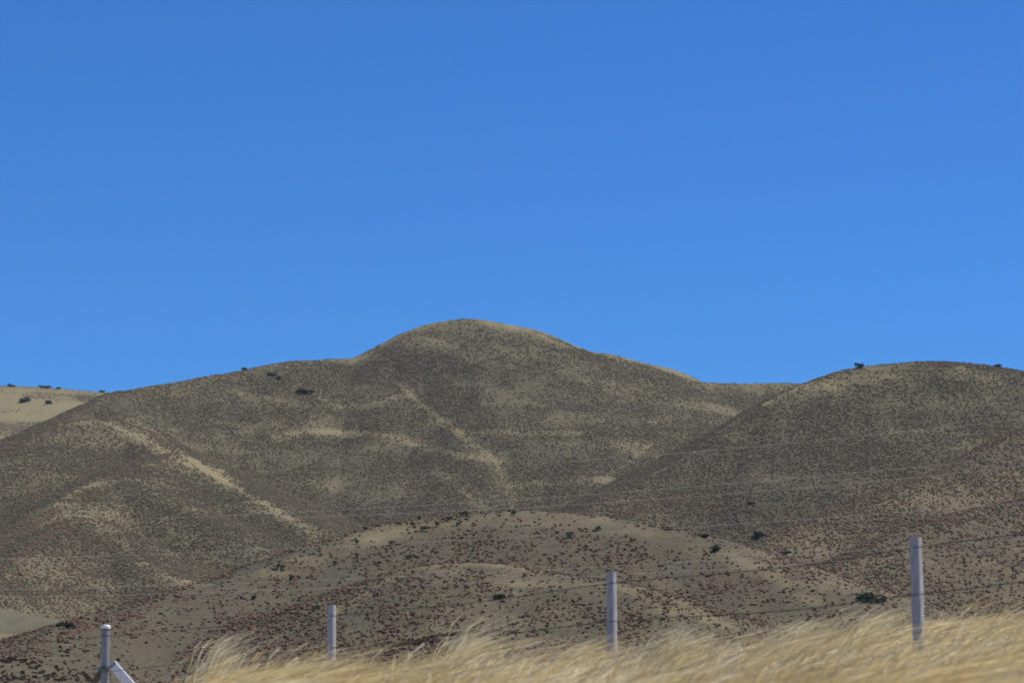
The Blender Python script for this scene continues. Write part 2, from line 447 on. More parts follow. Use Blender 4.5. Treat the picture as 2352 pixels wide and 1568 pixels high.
# front hill: grassy shoulder, bare floor, pale edge of the hump
pale([(640, 1310), (740, 1275), (830, 1245), (920, 1220), (1000, 1212)], 6, 0.5, 500)
pale([(1130, 1195), (1250, 1190), (1350, 1200), (1450, 1220), (1560, 1245)], 9, 0.45, 500, -0.6)
pale([(760, 1410), (810, 1380), (860, 1352), (900, 1330)], 2.2, 0.8, 500)
pale([(560, 1500), (640, 1460), (720, 1420)], 1.2, 0.6, 500)
pale([(1180, 1340), (1300, 1340), (1420, 1348), (1480, 1375), (1540, 1405)], 2.5, 0.55, 500)
pale([(1480, 1310), (1520, 1340), (1560, 1380), (1610, 1420)], 3.0, 0.25, 500, -0.5)
pale([(1650, 1265), (1740, 1305), (1810, 1345), (1880, 1385)], 3.5, 0.4, 500, -0.3)
for pts, w, a in (([(300, 1470), (420, 1430), (520, 1400), (620, 1370), (760, 1330)], 12, -0.45), ([(60, 1545), (150, 1540), (250, 1530), (400, 1500), (520, 1470)], 13, -0.55),
                  ([(1560, 1300), (1650, 1340), (1750, 1390)], 8, -0.2)):
    stroke(BRUSH, pts, w, a, 500); stroke(COVER, pts, w, -0.15, 500)
stroke(GREEN, [(1120, 1178), (1230, 1182), (1330, 1195), (1420, 1215)], 6, 0.45, 500)
pale([(0, 1457), (33, 1462), (69, 1471), (100, 1484)], 3.5, 0, 700, 0)
stroke(GREEN, [(0, 1457), (33, 1462), (69, 1471), (100, 1484)], 3.0, -1.6, 700); stroke(COVER, [(0, 1457), (33, 1462), (69, 1471), (100, 1484)], 3.5, 0.9, 700)
def crest_band(nm, width, cover, brush, rust=0.0, ulo=-1e9, uhi=1e9):
    """what grows along the very crest of a ridge, WIDTH metres to either side"""
    P = RP[nm]; i0, i1 = np.searchsorted(yrow, [P[:, 1].min() - 60, P[:, 1].max() + 60]); X, Y = GX[i0:i1], GY[i0:i1]
    best = np.full(X.shape, 1e9, np.float32)
    for a, b in zip(P[:-1], P[1:]):
        if not (ulo <= CU + FPX * a[0] / a[1] <= uhi): continue
        dx, dy = b[0] - a[0], b[1] - a[1]; L2 = dx * dx + dy * dy + 1e-9
        q = np.clip(((X - a[0]) * dx + (Y - a[1]) * dy) / L2, 0, 1)
        np.minimum(best, np.hypot(X - a[0] - q * dx, Y - a[1] - q * dy), out=best)
    w = (1 - sstep(0.1, 1.6, best / width * (1 + 0.7 * fbm(X / 18, Y / 30, 77, 4)))) * np.clip(0.9 + 0.5 * fbm(X / 9, Y / 22, 79, 3), 0.2, 1.3)
    COVER[i0:i1] += cover * w; BRUSH[i0:i1] += brush * w; RUST[i0:i1] += rust * w
crest_band('main', 8, 0.6, -0.65, 0, 960, 1345)
crest_band('main', 12, 0.25, -0.3, 0, 760, 1345)
crest_band('main', 11, 0.3, -0.4, 0, 300, 940)
crest_band('main', 13, 0.4, -0.6, 0, 1340, 1900)
crest_band('right', 6, 0.25, -0.35, 0, 1750, 2400)
crest_band('right', 3, 0.4, -0.3, 0, 1480, 1860)
crest_band('right', 5, 0, 0.2, 0.35, 1300, 1480)
crest_band('spur_a', 12, 0.28, -0.22, 0, 200, 800)
crest_band('spur_a', 4, 0.25, -0.25, 0, 260, 780)
crest_band('spur_b', 4, 0.5, -0.3, 0, 110, 240)
crest_band('spur_b2', 4, 0, 0.3, 0.45)
crest_band('spur_c', 4, 0, 0.3, 0.5, -100, 205)
for pts, w, a in (([(170, 1060), (240, 1030), (310, 1065)], 20, 0.5), ([(190, 1155), (270, 1140), (340, 1175)], 13, 0.45), ([(120, 1270), (180, 1235), (230, 1250)], 9, 0.35),
                  ([(930, 845), (1000, 900), (1080, 965)], 24, 0.5), ([(1120, 840), (1220, 880), (1320, 900)], 30, 0.3), ([(650, 1035), (800, 1040), (950, 1060), (1060, 1075)], 11, 0.35),
                  ([(980, 1030), (1060, 1075), (1120, 1120)], 8, 0.3), ([(1190, 1060), (1300, 1060), (1420, 1040)], 14, 0.3), ([(380, 1160), (470, 1210), (560, 1250)], 10, 0.35), ([(620, 1100), (700, 1150), (760, 1190)], 16, 0.3)):
    stroke(BRUSH, pts, w, a); stroke(COVER, pts, w, -0.2)
RUST[rmask['low_a']] += 0.20; RUST[rmask['low_b']] += 0.16
RUST[rmask['right'] & (GY < 1640)] += 0.10
COVER[rmask['main'] | rmask['right']] -= 0.07
crest_band('spur_c', 6, 0.3, -0.25, 0, 320, 480)
crest_band('front', 13, 0.35, -0.36, 0, 780, 1750)
crest_band('hump', 3, 0.35, -0.3, 0, 700, 1640)
crest_band('low_b', 2.4, 0, 0.5, 0.6, 1850, 2400)
crest_band('low_a', 2.2, 0, 0.5, 0.5, 1850, 2400)
crest_band('spur_a', 8, 0, 0.25, 0.2, -200, 150)
# rust coloured brush along the ridge tops
for pts, w in (([(0, 1245), (80, 1198), (130, 1166)], 5), ([(0, 1308), (60, 1268), (110, 1240), (190, 1202)], 4),
               ([(1400, 1190), (1480, 1160), (1560, 1150), (1640, 1170)], 14),
               ([(60, 1485), (160, 1450), (260, 1420), (380, 1385), (480, 1357)], 2.5), ([(640, 1305), (700, 1287), (760, 1268)], 2),
               ([(0, 1035), (60, 1003), (130, 965), (200, 935)], 10), ([(890, 1515), (960, 1485), (1000, 1470)], 2),
               ([(560, 1520), (650, 1478), (740, 1425)], 2.0)):
    stroke(RUST, pts, w * 0.6, 0.5, 500, 0.3); stroke(BRUSH, pts, w * 0.6, 0.5, 500, 0.3)
near_ = GY < 150
COVER += np.where(near_, 0, 0.25 * fbm(GX / 60, GY / 110, 131, 4) + 0.42 * fbm(GX / 38, GZ / 10, 137, 4))
BR2 = BRUSH * np.clip(0.8 + 0.5 * fbm(GX / 45, GY / 80, 151, 4) - 0.7 * fbm(GX / 38, GZ / 10, 137, 4), 0.1, 2)
fmask = np.isin(RID, [RN.index(q) for q in ('front', 'hump', 'toe')])
cl6 = fbm(GX / 7, GY / 11, 161, 4)
BR2 = np.where(fmask, BR2 * np.clip(1.05 + 1.5 * cl6, 0.15, 2.2), BR2 * np.clip(1.05 + 0.8 * fbm(GX / 14, GY / 26, 163, 3), 0.2, 1.8))
RUST = RUST + np.where(fmask, np.clip(0.6 * cl6, 0, 0.3), 0)
COVER = COVER + np.where(fmask, 0.35 * fbm(GX / 5, GZ / 1.6, 165, 4), 0)
COVER = np.clip(COVER, -0.25, 1); GREEN = np.clip(GREEN, 0, 1); RUST = np.clip(RUST, 0, 0.7); BRUSH = np.clip(BR2, 0, 1.8)

idx = np.arange(NT * NY).reshape(NY, NT)
F = np.stack([idx[:-1, :-1], idx[:-1, 1:], idx[1:, 1:], idx[1:, :-1]], -1).reshape(-1, 4)
me = mesh_np('hills', np.stack([GX, GY, GZ], -1).reshape(-1, 3), F, True,
             {'cover': COVER.ravel(), 'green': GREEN.ravel(), 'rust': RUST.ravel(), 'bank': sstep(150, 110, GY).ravel()})
tag(link('hills', me, M_HILL), kind='structure')
s_ = 4800.0
gm = mesh_np('ground', [(-s_, -s_, -0.6), (s_, -s_, -0.6), (s_, s_, -0.6), (-s_, s_, -0.6)], [(0, 1, 2, 3)])
tag(link('ground', gm, M_GROUND), kind='structure')

# ------------------------------------------------------------------ shrub shapes
def ico(sub):
    import bmesh
    bm = bmesh.new(); bmesh.ops.create_icosphere(bm, subdivisions=sub, radius=1.0)
    V = np.array([v.co[:] for v in bm.verts]); Fc = np.array([[v.index for v in f.verts] for f in bm.faces]); bm.free()
    return V, Fc
ICO1 = ico(1)
OCT = (np.array([(1, 0, -.1), (.3, .95, .1), (-.8, .6, -.1), (-.8, -.6, .1), (.3, -.95, -.1), (.1, 0, 1), (0, 0, -.9)], float),
       np.array([(0, 1, 5), (1, 2, 5), (2, 3, 5), (3, 4, 5), (4, 0, 5), (1, 0, 6), (2, 1, 6), (3, 2, 6), (4, 3, 6), (0, 4, 6)]))

def leafy(n, rx, rz, size, seed, lobes=5, base=0.25):
    """a crown of N leaf clumps (three-cornered sprays) spread through several lobes"""
    r = np.random.default_rng(seed)
    L = r.normal(size=(lobes, 3)) * [0.42, 0.42, 0.28]; L[:, 2] += 0.1
    R = r.uniform(0.38, 0.62, lobes)
    k = r.integers(0, lobes, n)
    d = r.normal(size=(n, 3)); d /= np.linalg.norm(d, axis=1)[:, None]
    c = L[k] + d * (R[k] * r.uniform(0.55, 1.05, n) ** 0.6)[:, None]
    c[:, 2] = np.maximum(c[:, 2], -0.75)
    c = c * [rx, rx, rz]; c[:, 2] += rz * (0.75 + base)
    a = r.normal(size=(n, 3)); a /= np.linalg.norm(a, axis=1)[:, None]
    b = np.cross(a, r.normal(size=(n, 3))); b /= np.linalg.norm(b, axis=1)[:, None]
    s = (size * r.uniform(0.6, 1.4, n))[:, None]
    V = np.stack([c + a * s, c - 0.5 * a * s + 0.8 * b * s, c - 0.6 * a * s - 0.7 * b * s], 1)
    return V.reshape(-1, 3), np.arange(3 * n).reshape(n, 3), k

def leaf_cols(n, c1, c2, seed):
    r = np.random.default_rng(seed); f = r.random(n)[:, None]
    C = np.array(c1) * (1 - f) + np.array(c2) * f
    return np.repeat(C * r.uniform(0.75, 1.25, (n, 1)), 3, 0)

# --- scatter positions: random points on the slopes, kept where brush grows
def scatter(n, ylo, yhi, keep):
    """uniform per ground area inside the fan"""
    Y = np.sqrt(rng.uniform(ylo ** 2, yhi ** 2, n)); t = rng.uniform(-0.20, 0.20, n)
    i = np.clip(np.searchsorted(yrow, Y), 0, NY - 1); j = np.clip(np.searchsorted(tcol, t), 0, NT - 1)
    ok = rng.random(n) < keep * BRUSH[i, j]
    i, j, Y, t = i[ok], j[ok], Y[ok], t[ok]
    X = t * Y; Z = ground_z(X, Y)
    # slope towards the eye: leave out the far sides nobody can see
    j2 = np.clip(j, 1, NT - 2); i2 = np.clip(i, 1, NY - 2)
    zy = (GZ[i2 + 1, j2] - GZ[i2 - 1, j2]) / (yrow[i2 + 1] - yrow[i2 - 1])
    ok = (zy > (Z - ZC) / Y - 0.16)
    return X[ok], Y[ok], Z[ok], RID[i, j][ok], RUST[i, j][ok]

RUSTC = np.array([[0.200, 0.108, 0.066], [0.172, 0.110, 0.068], [0.138, 0.116, 0.074]])
DARKC = np.array([[0.115, 0.104, 0.062], [0.128, 0.104, 0.062], [0.115, 0.115, 0.070], [0.152, 0.104, 0.062]])

def brush_mesh(name, X, Y, Z, size, C, tmpl, jit, flat):
    V0, F0 = tmpl; n = len(X); nv = len(V0)
    V = np.repeat(V0[None], n, 0)
    lump = 1 + jit * rng.normal(size=(n, nv, 1))
    V = V * np.clip(lump, 0.35, 1.8)
    a = rng.uniform(0, 2 * np.pi, n); sx = size * rng.uniform(0.8, 1.5, n) / 2; sy = size * rng.uniform(0.8, 1.2, n) / 2; sz = size * flat * rng.uniform(0.75, 1.3, n) / 2
    x = V[..., 0] * sx[:, None]; y = V[..., 1] * sy[:, None]; z = V[..., 2] * sz[:, None] + sz[:, None] * 0.6
    ca, sa = np.cos(a)[:, None], np.sin(a)[:, None]
    P = np.stack([X[:, None] + x * ca - y * sa, Y[:, None] + x * sa + y * ca, Z[:, None] + z], -1).reshape(-1, 3)
    Fc = (F0[None] + (np.arange(n) * nv)[:, None, None]).reshape(-1, 3)
    Cv = np.repeat(C[:, None], nv, 1) * rng.uniform(0.8, 1.2, (n, nv, 1))
    return mesh_np(name, P, Fc, False, {'col': Cv.reshape(-1, 3)})

def pick_cols(n, pal, w):
    k = rng.choice(len(pal), n, p=w)
    return pal[k] * rng.uniform(0.75, 1.25, (n, 1))

# front hill shrubs: the 300 nearest in view as things, the others one mass
X, Y, Z, rid, ru = scatter(int(1.7 * 0.2 * (790 ** 2 - 520 ** 2)), 520, 790, 0.66)
fr = np.isin(rid, [RN.index(q) for q in ('front', 'hump', 'toe')])
X, Y, Z, ru = X[fr], Y[fr], Z[fr], ru[fr]
vpix = VH - FPX * (Z - ZC) / Y; upix = CU + FPX * X / Y
def front_line(u): return np.interp(u, [0, 350, 470, 760, 900, 1400, 1700, 2000, 2352], [1566, 1566, 1500, 1480, 1490, 1440, 1420, 1370, 1370])
vis = (upix > 10) & (upix < 2342) & (vpix < front_line(upix))
# in view = not hidden behind the hump or toe
hidden = np.zeros(len(X), bool)
for f_ in np.linspace(0.90, 0.995, 12):
    hidden |= ground_z(X * f_, Y * f_) > ZC + (Z + 0.5 - ZC) * f_
order = np.argsort(Y + 1e4 * ~(vis & ~hidden))
sel = order[:300]; rest = order[300:]
shrub_meshes = []
for k in range(8):
    V, Fc, _ = leafy(150, 0.55, 0.42, 0.15, 300 + k, 5, 0.1)
    c1, c2 = [((0.185, 0.088, 0.050), (0.12, 0.072, 0.044)), ((0.16, 0.084, 0.050), (0.11, 0.072, 0.046)), ((0.11, 0.088, 0.056), (0.085, 0.074, 0.048)), ((0.20, 0.10, 0.054), (0.14, 0.085, 0.048))][k % 4]
    m_ = mesh_np('rust_shrub', V, Fc, False, {'col': leaf_cols(150, c1, c2, 400 + k)}); m_.materials.append(M_BRUSH); shrub_meshes.append(m_)
for i in sel:
    o = link('rust_shrub', shrub_meshes[rng.integers(0, 8)], None, None, (X[i], Y[i], Z[i] - 0.04), (0, 0, rng.uniform(0, 6.28)))
    s = rng.uniform(0.42, 0.82); o.scale = (s * rng.uniform(0.9, 1.4), s, s * rng.uniform(0.8, 1.15))
    tag(o, 'low rust brown dry shrub dotted over the nearest slope of the front hill', 'shrub', 'rust shrubs on the front hill')
n = len(rest)
me = brush_mesh('hill_brush', X[rest], Y[rest], Z[rest], 0.22 + 0.55 * rng.random(n) ** 1.9, pick_cols(n, RUSTC, [0.45, 0.30, 0.25]), ICO1, 0.28, 0.75)
tag(link('front_hill_brush', me, M_BRUSH), 'rust and brown dry shrubs covering the rest of the front hill', 'brush', kind='stuff')

# brush of the hills behind
parts = []
X, Y, Z, rid, ru = scatter(int(1.0 * 0.2 * (3100 ** 2 - 790 ** 2) * 1.5), 790, 3100, 0.72)
n = len(X)
nearer = sstep(1600, 900, Y)
k = rng.random(n) < (0.22 + 0.30 * nearer + 0.5 * ru)
C = np.where(k[:, None], pick_cols(n, RUSTC, [0.4, 0.35, 0.25]), pick_cols(n, DARKC, [0.35, 0.25, 0.25, 0.15]))
me = brush_mesh('hillside_brush', X, Y, Z, 0.42 + 0.75 * rng.random(n) ** 1.7, C, OCT, 0.22, 0.8)
tag(link('hillside_brush', me, M_BRUSH), 'dark sagebrush speckling the slopes of the hills behind', 'brush', kind='stuff')
print('brush', n, len(rest))

# ------------------------------------------------------------------ dark green trees and green shrubs
def crown_tree(u, v, w_px, h_px, label, name='juniper_tree', cat='tree', group='dark trees on the hills', y_from=480, seed=0, green=((0.020, 0.036, 0.020), (0.045, 0.068, 0.032)), lobes=6, crest=None):
    p = hit(u, v + h_px * 0.5, y_from)
    if 'skyline' in label and 'under' not in label:         # stands on the crest line itself
        p = None; v = v - 30; h_px = h_px * 1.25
    if p is None:
        q = None; vv = v
        while q is None and vv < v + 90: vv += 1; q = hit(u, vv, y_from)
        p = q
    k = p[1] / FPX
    w, h = w_px * k * 1.2, h_px * k * 1.25
    root = link(name, None, None, None, tuple(p - np.array([0, 0, 0.05 * h])), (0, 0, rng.uniform(0, 6)))
    root.empty_display_size = 0.5
    tag(root, label, cat, group)
    nl = 420
    V, Fc, _ = leafy(nl, w * 0.56, h * 0.46, 0.085 * (w + h) / 2 + 0.05, 900 + seed, lobes, 0.05)
    V[:, 2] = np.maximum(V[:, 2] - 0.09 * h, -0.02 * h)
    link('crown', mesh_np('crown', V, Fc, False, {'col': leaf_cols(nl, *green, 950 + seed)}), M_LEAF, root)
    # tapered trunk with three limbs
    Vt, Ft = [], []
    def limb(a, b, r0, r1):
        a, b = Vector(a), Vector(b); ax = (b - a).normalized(); e1 = ax.orthogonal().normalized(); e2 = ax.cross(e1); o_ = len(Vt)
        for c, r in ((a, r0), (b, r1)):
            for q in range(6):
                ang = q * math.pi / 3; Vt.append(tuple(c + e1 * (r * math.cos(ang)) + e2 * (r * math.sin(ang))))
        for q in range(6): Ft.append((o_ + q, o_ + (q + 1) % 6, o_ + 6 + (q + 1) % 6, o_ + 6 + q))
    limb((0, 0, -0.05 * h), (0.03 * w, 0, 0.35 * h), 0.05 * w, 0.03 * w)
    for q in range(3):
        a_ = q * 2.1 + seed; limb((0.03 * w, 0, 0.33 * h), (0.3 * w * math.cos(a_), 0.3 * w * math.sin(a_), 0.7 * h), 0.028 * w, 0.010 * w)
    link('trunk', mesh_np('trunk', Vt, Ft), M_BARK, root)
    return root

TREES = [
 (50, 918, 14, 13, 'larger of a touching pair of dark trees on the pale far hill'),
 (63, 916, 11, 11, 'smaller tree of the touching pair on the pale far hill'),
 (112, 921, 15, 12, 'lone round dark tree right of the pair on the pale far hill'),
 (27, 886, 12, 7, 'dark tree on the far hill skyline above the touching pair'),
 (104, 890, 16, 7, 'flat dark tree on the far hill skyline above the lone round one'),
 (133, 892, 8, 5, 'tiny dark tree right of the flat one on the far hill skyline'),
 (234, 899, 9, 5, 'tiny dark tree on the far hill skyline beside the big ridge'),
 (563, 845, 12, 7, 'small dark tree on the long ridge skyline left of the peak'),
 (622, 858, 16, 8, 'dark tree just under the ridge skyline left of the peak'),
 (639, 866, 11, 9, 'small dark tree just below another under the ridge skyline'),
 (703, 899, 30, 11, 'wide low dark tree on the grassy slope left of the peak'),
 (1971, 843, 17, 12, 'dark bushy tree on the skyline at the left shoulder of the right hill'),
 (2290, 840, 14, 7, 'small dark tree on the skyline at the right end of the right hill'),
 (1740, 1227, 30, 20, 'grey green round tree on the slope behind the front hill'),
 (1644, 1258, 22, 14, 'dark green bush on the right shoulder of the front hill'),
 (1617, 1229, 24, 8, 'long low green bush on the right crest of the front hill'),
 (1535, 1212, 20, 7, 'small low green bush on the front hill crest right of its top'),
 (1994, 1366, 46, 28, 'largest dark green bush, by the fence beside the right post'),
 (1143, 1367, 20, 13, 'lone dark green bush in the rust brush of the front hill'),
 (137, 1432, 16, 10, 'left one of two green bushes at the foot of the grassy knoll'),
 (163, 1434, 22, 14, 'right larger one of two green bushes at the foot of the grassy knoll'),
 (1447, 1050, 8, 6, 'tiny dark tree in the hollow under the main peak'),
 (1724, 1153, 12, 8, 'small dark bush alone in the brush of the right hill'),
 (1800, 1268, 20, 6, 'low green bush in the gully right of the front hill'),
]
for q, (u, v, w, h, lab) in enumerate(TREES):
    crown_tree(u, v, w, h, lab, seed=q, green=((0.022, 0.045, 0.024), (0.05, 0.075, 0.035)) if v > 1100 else ((0.016, 0.030, 0.022), (0.035, 0.052, 0.032)), y_from=480 if u > 260 or v > 1000 else 2300,
               cat='bush' if 'bush ' in lab or lab.endswith('bush') or 'bush,' in lab or 'bushes' in lab else 'tree',
               name='green_bush' if 'bush ' in lab or 'bush,' in lab or 'bushes' in lab else 'juniper_tree',
               group='green bushes among the brush' if 'bush ' in lab or 'bush,' in lab or 'bushes' in lab else 'dark trees on the hills')
gm_ = []
for k in range(4):
    V, Fc, _ = leafy(110, 0.5, 0.45, 0.15, 700 + k, 4, 0.1)
    m_ = mesh_np('sage_shrub', V, Fc, False, {'col': leaf_cols(110, (0.050, 0.072, 0.038), (0.085, 0.105, 0.055), 720 + k)}); m_.materials.append(M_LEAF); gm_.append(m_)
for q, (u, v) in enumerate([(962, 1190), (914, 1204), (838, 1215), (821, 1245), (819, 1276), (1052, 1204), (1065, 1182), (901, 1249), (870, 1293), (726, 1399), (940, 1279), (946, 1205), (1006, 1206), (975, 1216), (640, 1303), (668, 1330), (583, 1373), (1310, 1230), (1375, 1215), (770, 1292), (1180, 1180), (1030, 1193), (1452, 1240)]):
    p = hit(u, v + 3, 480)
    if p is None: continue
    o = link('sage_shrub', gm_[q % 4], None, None, tuple(p), (0, 0, rng.uniform(0, 6)))
    s = rng.uniform(1.0, 1.6); o.scale = (s * 1.15, s, s)
    tag(o, 'small grey green shrub on the grassy upper slope of the front hill', 'shrub', 'grey green shrubs on the front hill')

# ------------------------------------------------------------------ fence
def tube(P, r, sides=6, caps=True):
    P = [Vector(p) for p in P]; V, Fq = [], []
    for i, p in enumerate(P):
        ax = (P[min(i + 1, len(P) - 1)] - P[max(i - 1, 0)]).normalized()
        e1 = ax.cross(Vector((0, 0, 1))) if abs(ax.z) < 0.95 else ax.cross(Vector((0, 1, 0)))
        e1.normalize(); e2 = ax.cross(e1); rr = r[i] if isinstance(r, (list, tuple)) else r
        for q in range(sides):
            a = 2 * math.pi * q / sides; V.append(p + e1 * (rr * math.cos(a)) + e2 * (rr * math.sin(a)))
    for i in range(len(P) - 1):
        for q in range(sides):
            Fq.append((i * sides + q, i * sides + (q + 1) % sides, (i + 1) * sides + (q + 1) % sides, (i + 1) * sides + q))
    if caps:
        Fq.append(tuple(range(sides))[::-1]); Fq.append(tuple(range((len(P) - 1) * sides, len(P) * sides)))
    return V, Fq

def mesh_py(name, V, Fq, smooth=False):
    m = bpy.data.meshes.new(name); m.from_pydata([tuple(v) for v in V], [], Fq); m.update()
    if smooth:
        for p in m.polygons: p.use_smooth = True
    return m

def bevel(o, w, seg=2):
    b = o.modifiers.new('bevel', 'BEVEL'); b.width = w; b.segments = seg; b.limit_method = 'ANGLE'

fence_root = link('wire_fence', None, None, None, (1.41, 46.0, float(ground_z(np.array([1.41]), np.array([46.0]))[0])))
tag(fence_root, 'two strand wire fence with wooden posts and a braced steel end post', 'fence')
FR = Vector(fence_root.location)
def rel(p): return tuple(Vector(p) - FR)

def wood_post(u, vtop, Y, w, lean):
    top = at(u, vtop, Y); gz = float(ground_z(np.array([top[0]]), np.array([Y]))[0]) - 0.35
    h = top[2] - gz; r = random.Random(int(u))
    V, Fq = [], []
    S, K = 10, 14
    for i in range(K + 1):
        z = h * i / K; rr = w / 2 * (1.04 - 0.08 * i / K)
        for q in range(S):
            a = 2 * math.pi * q / S
            k = rr * (1 + r.uniform(-0.05, 0.05))
            V.append((k * math.cos(a) + lean * (z - h), k * math.sin(a), z + (0.012 * math.cos(a + 1) if i == K else 0)))
    for i in range(K):
        for q in range(S): Fq.append((i * S + q, i * S + (q + 1) % S, (i + 1) * S + (q + 1) % S, (i + 1) * S + q))
    c = len(V); V.append((0, 0, h + 0.006))
    for q in range(S): Fq.append((K * S + q, K * S + (q + 1) % S, c))
    return link('post', mesh_py('post', V, Fq), M_POST, fence_root, rel((top[0], Y, gz)))
for u, v, Y, ln in ((762, 1390, 54.0, 0.0), (1404, 1315, 46.0, -0.008), (2103, 1236, 38.0, -0.015)):
    wood_post(u, v, Y, 0.145, ln)

# braced steel end post
Y0 = 63.0
bt = at(243, 1436, Y0); k0 = Y0 / FPX
bx = float(bt[0]); bz = float(bt[2]); gz0 = float(ground_z(np.array([bx]), np.array([Y0]))[0])
V, Fq = tube([(0, 0, gz0 - 0.4 - bz), (0, 0, -0.03)], 0.080, 20)
ep = link('end_post', mesh_py('end_post', V, Fq), M_GALV, fence_root, rel((bx, Y0, bz)))
V, Fq = tube([(0, 0, -0.055), (0, 0, -0.012), (0.0, 0, 0.010), (0, 0, 0.020)], [0.095, 0.095, 0.082, 0.03], 20)
link('cap', mesh_py('cap', V, Fq), M_WHITE, ep)
V, Fq = tube([(0, 0, -0.20), (0, 0, -0.185)], 0.084, 20)
link('band', mesh_py('band', V, Fq), M_DARKSTEEL, ep)
V, Fq = tube([(0, 0, -0.095), (0, 0, -0.075)], 0.084, 20)
link('band', mesh_py('band', V, Fq), M_DARKSTEEL, ep)
zc_ = -(1532 - 1436) * k0
V, Fq = tube([(0, 0, zc_ - 0.045), (0, 0, zc_ + 0.035)], 0.093, 20)
cl = link('collar', mesh_py('collar', V, Fq), M_DARKSTEEL, ep)
def bar(a, b, w, d):
    a, b = Vector(a), Vector(b); ax = (b - a).normalized(); e2 = Vector((0, 1, 0)); e1 = ax.cross(e2).normalized()
    V = [c + e1 * (sx * w / 2) + e2 * (sy * d / 2) for c in (a, b) for sx, sy in ((-1, -1), (1, -1), (1, 1), (-1, 1))]
    return V, [(0, 3, 2, 1), (4, 5, 6, 7), (0, 1, 5, 4), (1, 2, 6, 5), (2, 3, 7, 6), (3, 0, 4, 7)]
V, Fq = bar((-0.10, -0.02, zc_ - 0.01), (-0.24, -0.02, zc_ - 0.025), 0.05, 0.05)
lg = link('lug', mesh_py('lug', V, Fq), M_GALV, ep); bevel(lg, 0.006)
# pale box brace to the right, dull brace to the left
V, Fq = bar((0.135, -0.10, zc_ + 0.075), (0.135 + 1.02, -0.10, zc_ - 1.05), 0.18, 0.13)
br = link('brace', mesh_py('brace', V, Fq), M_WHITE, fence_root, rel((bx, Y0, bz))); bevel(br, 0.012)
V, Fq = bar((0.128, -0.10, zc_ + 0.062), (0.118 + 0.055, -0.10, zc_ + 0.013), 0.196, 0.145)
bc = link('bracket', mesh_py('bracket', V, Fq), M_GALV, br); bevel(bc, 0.008)
V, Fq = bar((-0.07, 0.11, zc_ - 0.05), (-0.85, 0.30, zc_ - 1.2), 0.12, 0.10)
br2 = link('brace', mesh_py('brace', V, Fq), M_OLIVE, fence_root, rel((bx, Y0, bz))); bevel(br2, 0.01)
br2['label'] = 'dull olive brace'

def wire(name, pts, r, mat, parent=None, n=8, sides=5):
    a_ = np.array(pts, float)
    if parent is None:                                     # one even sag
        uu = np.linspace(a_[0, 0], a_[-1, 0], 40); vv = np.polyval(np.polyfit(a_[:, 0], a_[:, 1], 2), uu); dd = np.interp(uu, a_[:, 0], a_[:, 2])
        P = np.array([at(*p) for p in zip(uu, vv, dd)])
    else: P = catmull(np.array([at(*p) for p in pts]), n)
    V, Fq = tube(P if parent is None else [rel(p) for p in P], r, sides)
    return link(name, mesh_py(name, V, Fq, True), mat, parent)
wire('wire', [(-420, 1512, 76), (0, 1481, 68), (231, 1462, 62.85), (762, 1414, 53.9), (1100, 1381, 49.8), (1403, 1339, 45.9), (1800, 1303, 41.2), (2103, 1257, 37.9), (2500, 1205, 34.2), (3000, 1130, 30.5)], 0.0065, M_WIRE, fence_root)
wire('wire', [(-420, 1602, 76), (0, 1563, 68), (231, 1543, 62.85), (762, 1487, 53.9), (1100, 1462, 49.8), (1403, 1427, 45.9), (1800, 1402, 41.2), (2103, 1365, 37.9), (2500, 1316, 34.2), (3000, 1245, 30.5)], 0.0065, M_WIRE, fence_root)

CABLES = [
 ('topmost thin pale overhead cable crossing the right hill', [(1300, 1059), (1500, 1045), (1747, 1025), (2050, 994), (2352, 961), (2900, 890)]),
 ('second pale overhead cable from the top, below the topmost one', [(300, 1192), (900, 1163), (1747, 1105), (2050, 1078), (2352, 1047), (2900, 985)]),
 ('third pale overhead cable from the top, in front of the reddish ridge', [(600, 1190), (1200, 1165), (1747, 1128), (2158, 1092), (2352, 1068), (2900, 1003)]),
 ('middle pale overhead cable crossing low over the front hill crest', [(-400, 1295), (154, 1278), (437, 1266), (1000, 1243), (1545, 1212), (1815, 1195), (2238, 1165), (2352, 1155), (2900, 1105)]),
 ('second lowest pale overhead cable, passing behind the fence post tops', [(-400, 1362), (0, 1354), (283, 1348), (605, 1334), (992, 1319), (1416, 1296), (1815, 1277), (2130, 1256), (2352, 1238), (2900, 1185)]),
 ('lowest pale overhead cable, just over the top fence wire', [(-400, 1378), (0, 1372), (605, 1352), (1028, 1342), (1416, 1320), (1875, 1289), (2352, 1258), (2900, 1210)]),
]
for lab, pts in CABLES:
    o = wire('overhead_cable', [(u, v, 118 - 0.004 * u) for u, v in pts], 0.0048, M_CABLE)
    tag(o, lab, 'cable', 'pale overhead cables')

